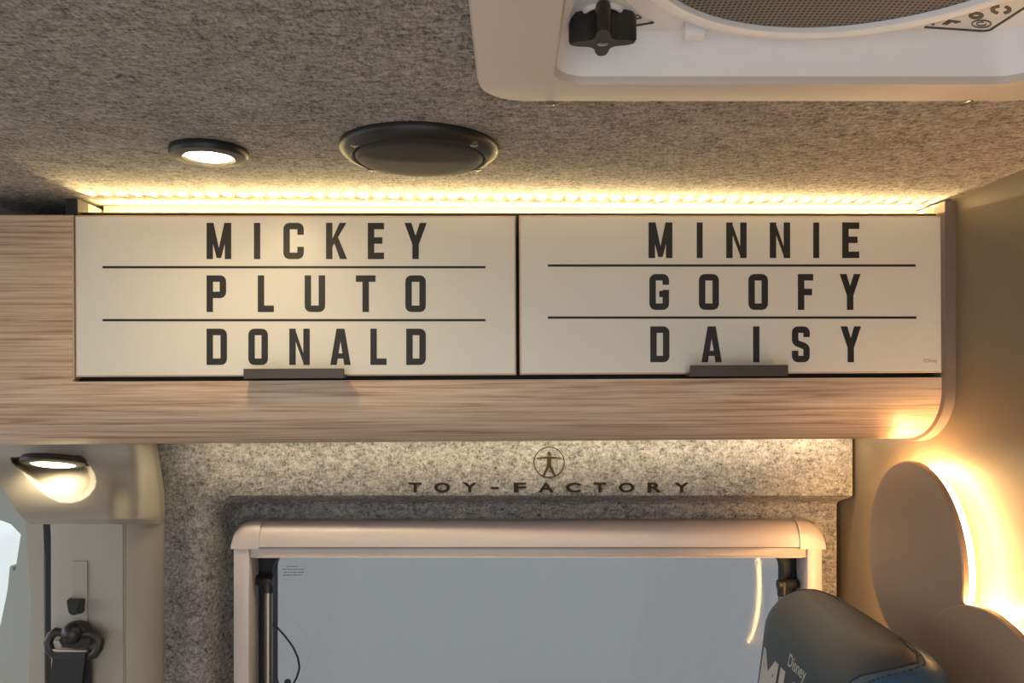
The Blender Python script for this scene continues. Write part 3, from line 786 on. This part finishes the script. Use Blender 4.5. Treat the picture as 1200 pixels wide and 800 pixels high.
# pillar body: rounded vertical profile seen from above
xl, xr = PX(56, YP), PX(182.5, 1.40)
prof = [(xl, 1.432), (xl, YP+.008), (xl+.002, YP+.002), (xl+.008, YP)]
prof += [(PX(142.0,YP), YP+.0015), (PX(142.2,YP), YP+.008), (PX(143.8,YP), YP+.008), (PX(144.0,YP), YP+.002)]
for k in range(1, 11):
    a = radians(90*k/10); prof.append((xr - .045 + .045*sin(a), YP + .004 + .07*(1-cos(a))))
prof += [(xr, 1.432)]
bm = bmesh.new(); loft(bm, [[Vector((x + (.002 if z > .8 else .004), y, z)) for x, y in prof] for z in (.05, CZ-.25, PZ(607, YP))])
pb = ppart('pillar_panel', bm, 'trim_grey')
bm = bmesh.new(); box(bm, (PX(85,YP), YP-.0022, .3), (PX(103,YP), YP+.003, PZ(657,YP)), .0006, 1); ppart('adjuster_cover', bm, 'trim_grey', False)
bm = bmesh.new(); prism(bm, [P(49.5,600,1.385), P(54,600,1.385), P(57.5,660,1.385), P(57.5,1100,1.385), P(53.5,1100,1.385), P(53.5,660,1.385)], (0,.01,0)); ppart('door_seal', bm, 'black_rubber', False)

# lamp housing above the pillar: a swept shell with a scoop for the lamp
def lerp_tab(tab, y):
    for (a, va), (b, vb) in zip(tab[:-1], tab[1:]):
        if y <= b: t = (y-a)/(b-a); return va + (vb-va)*max(0, min(1, t))
    return tab[-1][1]
Ltab = [(512,-40),(548,-34),(560,-14),(572,3),(590,14),(604,24),(611,31),(614,37)]
Rtab = [(512,175),(520,178),(545,182),(575,186.5),(604,188),(608,187.5),(614,186)]
SC = [(12,535.5),(60,533.8),(95,533.8),(105,544),(111,555),(113,564),(110.5,573),(104,581),(95,587),(83,590),(69,588.5),(57,582.5),(46,573.5),(36,563.5),(26,553.5),(14,542)]
def poly_in(x, y):                     # distance inside the scoop outline, negative outside
    ins = False; best = 1e9
    for (x0, y0), (x1, y1) in zip(SC, SC[1:]+SC[:1]):
        if (y0 > y) != (y1 > y) and x < x0 + (y-y0)*(x1-x0)/(y1-y0): ins = not ins
        t = max(0, min(1, ((x-x0)*(x1-x0)+(y-y0)*(y1-y0))/((x1-x0)**2+(y1-y0)**2)))
        best = min(best, math.hypot(x-x0-t*(x1-x0), y-y0-t*(y1-y0)))
    return best if ins else -best
def housingY(px, py):
    R = lerp_tab(Rtab, py); t = max(0, (px-(R-32))/32)
    y = 1.300 - .088*sstep((py-530)/85) 
    y += .034*sstep((px-126)/34)*sstep((py-548)/45)                # crease: the side turns away from the lamp
    y += .020*sstep((py-608)/6)                                    # turned-in lower edge
    y += (1.405-y)*(1-math.sqrt(max(0, 1-min(1,t)**2)))
    # scoop
    d = -1e9 if not (0 < px < 120 and 533 < py < 592) else poly_in(px, py)
    if d > 0: y += .062*max(0, 1-((py-534)/58))**.75*sstep(d/7.0 if py > 545 else d/2.5)
    return y
pys = [512, 516, 520, 525, 530, 533.5, 534.4, 534.7, 535.5, 537, 540] + [540+ i*2.5 for i in range(1, 26)] + [605, 608, 610, 611.5, 613, 614]
pys = sorted(set(pys + [535+i*.9 for i in range(62)])); NC = 260
bm = bmesh.new(); g = []
for py in pys:
    l, r_ = lerp_tab(Ltab, py), lerp_tab(Rtab, py)
    g.append([bm.verts.new(P(l+(r_-l)*i/NC, py, housingY(l+(r_-l)*i/NC, py))) for i in range(NC+1)])
for j in range(len(pys)-1):
    for i in range(NC): bm.faces.new((g[j][i], g[j][i+1], g[j+1][i+1], g[j+1][i]))
# return edge along the bottom and both sides
def skirt(vs, dy, xmax=9):
    w = [bm.verts.new((min(v.co.x, xmax), dy, v.co.z)) for v in vs]
    for k in range(len(vs)-1): bm.faces.new((vs[k], vs[k+1], w[k+1], w[k]))
skirt(g[-1], 1.40, PX(184, 1.40)); skirt([r_[-1] for r_ in g], 1.425); skirt([r_[0] for r_ in g], 1.44); skirt(g[0], 1.44)
hs = ppart('lamp_housing', bm, 'trim_grey')
# lamp in the scoop, tilted towards the room
pl = thing('pillar_lamp', 'glowing round lamp in the scooped pillar trim above the seat belt', 'lamp', P(63, 540.5, 1.283))
rot = Matrix.Rotation(radians(-14), 3, 'X')
rot = Matrix.Rotation(radians(14), 3, 'X').inverted()
bm = bmesh.new(); lathe(bm, [(.030,.006),(.044,.006),(.046,.003),(.046,-.003),(.042,-.0055),(.033,-.006),(.0315,-.003),(.031,.002)], n=48, rot=rot); obj('bezel', bm, 'black_plastic', pl, True)
bm = bmesh.new(); lathe(bm, [(.031,-.002),(.0305,-.005),(.026,-.0065),(.001,-.007)], n=40, rot=rot); obj('diffuser', bm, 'lamp_pillar', pl, True)

# grey cab-side trim and side window beyond the pillar
YT = 1.47
side = [(-260,520),(62,520),(62,1150),(-40,1150),(-12,860),(0,735),(9,690),(11.5,664),(13,662.5),(15,664),(15.5,668.5),(18,668),(19,662),(24.5,626),(13,614),(1,609.5),(-60,606),(-260,600)]
bm = bmesh.new(); prism(bm, [P(x, y, YT) for x, y in side], (0,.03,0))
tag(obj('trim_2', bm, 'trim_cool'), 'cool grey plastic frame around the bright cab side window', 'window trim', kind='structure')
bm = bmesh.new(); box(bm, (PX(-320,1.52), 1.515, CZ-.95), (PX(50,1.52), 1.519, PZ(560,1.52)))
tag(obj('window_2', bm, 'clear_glass'), 'bright cab side window beyond the pillar', 'window', kind='structure')
bm = bmesh.new(); prism(bm, [P(30,612,YT-.006), P(51,612,YT-.006), P(54,1100,YT-.006), P(27,1100,YT-.006), P(36,700,YT-.006)], (0,.006,0))
tag(obj('trim_3', bm, 'trim_grey'), 'narrow raised trim strip between the pillar seal and cab window', 'window trim', kind='structure')

bm = bmesh.new(); box(bm, (-1.7, 1.45, CZ-.11), (-.715, 1.50, CEIL))
tag(obj('trim_4', bm, 'felt_wall'), 'grey felt header above the cab side window', 'header trim', kind='structure')
# seat belt anchor, guide and webbing
yb = YP - .02
belt = thing('seat_belt', 'black seat belt webbing hanging from its anchor on the pillar', 'seat belt', (PX(86,yb), YP, PZ(742,yb)))
def bpart(name, bm, mat, smooth=True): return keep(obj(name, bm, mat, None, smooth), belt)
# D-ring: two side lobes joined by a lower bar, tied to an upper plate
path = [(73,741),(66,740),(59.5,745),(56.5,752),(58,760),(62,766),(70,768.5),(87,769.5),(103,769),(111,766),(115.5,759),(117,751),(114,745),(107,742),(98,743)]
bm = bmesh.new(); tube(bm, [P(x, y, yb - .006*sin(pi*i/14)) for i, (x, y) in enumerate(path)], [.0065]+[.0072]*13+[.0065], 12)
bpart('ring_loop', bm, 'black_plastic')
bm = bmesh.new(); pts = [(74,744),(75,735),(79,730.5),(88,729),(97,731),(101.5,736),(103,744),(108,752),(104,758),(88,760),(71,758.5),(66,752)]
prism(bm, [P(x, y, yb-.004) for x, y in pts], (0,.014,0)); bmesh.ops.bevel(bm, geom=[e for e in bm.edges if abs(e.verts[0].co.y-e.verts[1].co.y) < 1e-5 and e.verts[0].co.y < yb], offset=.002, segments=2, affect='EDGES')
bpart('anchor_plate', bm, 'black_plastic')
bm = bmesh.new(); cbolt = P(85.5, 741.5, yb); R_ = .0165
lathe(bm, [(R_*.98,.002)]+[(R_*cos(radians(a)), -R_*.85*sin(radians(a))) for a in range(0, 86, 9)]+[(.0008,-R_*.855)], (cbolt.x, yb-.004, cbolt.z), 32, 'Y'); bpart('bolt_cover', bm, 'black_plastic')
bm = bmesh.new(); prism(bm, [P(61,760.5,yb-.009), P(101,762.5,yb-.009), P(100.5,766,yb-.009), P(62,764.5,yb-.009)], (0,.004,0)); bpart('slot_bar', bm, 'hatch_beige', False)
bm = bmesh.new()
for q in ((64,750),(69,750.5),(71.5,757),(67,758.5),(63.5,755)): pass
prism(bm, [P(x, y, yb-.0055) for x, y in ((64,750),(69,750.5),(72.5,757),(67,758.5),(63.5,755))], (0,.003,0)); bpart('slot', bm, 'trim_grey', False)
bm = bmesh.new(); loops = []
for (x0, x1, y, dy) in ((62.5,100,764.5,-.014),(61.5,99,772,-.0175),(60,97.5,785,-.015),(57.5,95.5,800,-.013),(52,90,840,-.012),(40,78,930,-.01),(20,60,1080,-.006)):
    a, b = P(x0, y, yb+dy), P(x1, y, yb+dy); loops.append([a, b, b+Vector((0,.0025,0)), a+Vector((0,.0025,0))])
loft(bm, loops); bpart('webbing', bm, 'belt_black', False)
bm = bmesh.new(); loops = []
for (x0, x1, y, dy) in ((76,106,765,-.001),(76,106.5,785,.003),(75,107,800,.006),(72,107,840,.012),(70,106,1100,.014)):
    a, b = P(x0, y, yb+dy), P(x1, y, yb+dy); loops.append([a, b, b+Vector((0,.0025,0)), a+Vector((0,.0025,0))])
loft(bm, loops); bpart('webbing', bm, 'belt_black', False)
# belt height adjuster button
adj = thing('belt_adjuster', 'small black push button on the pillar above the belt anchor', 'belt adjuster', P(88,720,YP))
bm = bmesh.new(); f = [P(x, y, YP-.022) for x, y in ((77.5,702.5),(94.5,704),(91.5,718),(85.5,721.5),(80,718))]; bq = [P(x, y, YP+.004) for x, y in ((82,699.5),(102,700.5),(101,717),(92,719),(83,717))]
loft(bm, [bq, f]); bmesh.ops.recalc_face_normals(bm, faces=bm.faces)
bmesh.ops.bevel(bm, geom=bm.edges[:], offset=.0015, segments=2, affect='EDGES'); keep(obj('button', bm, 'black_plastic', None, True), adj)
bm = bmesh.new(); prism(bm, [P(x, y, YP-.0226) for x, y in ((80,708),(92,709),(90,716),(85.5,718.5),(82,716))], (0,.001,0)); keep(obj('button_inset', bm, 'black_rubber'), adj)
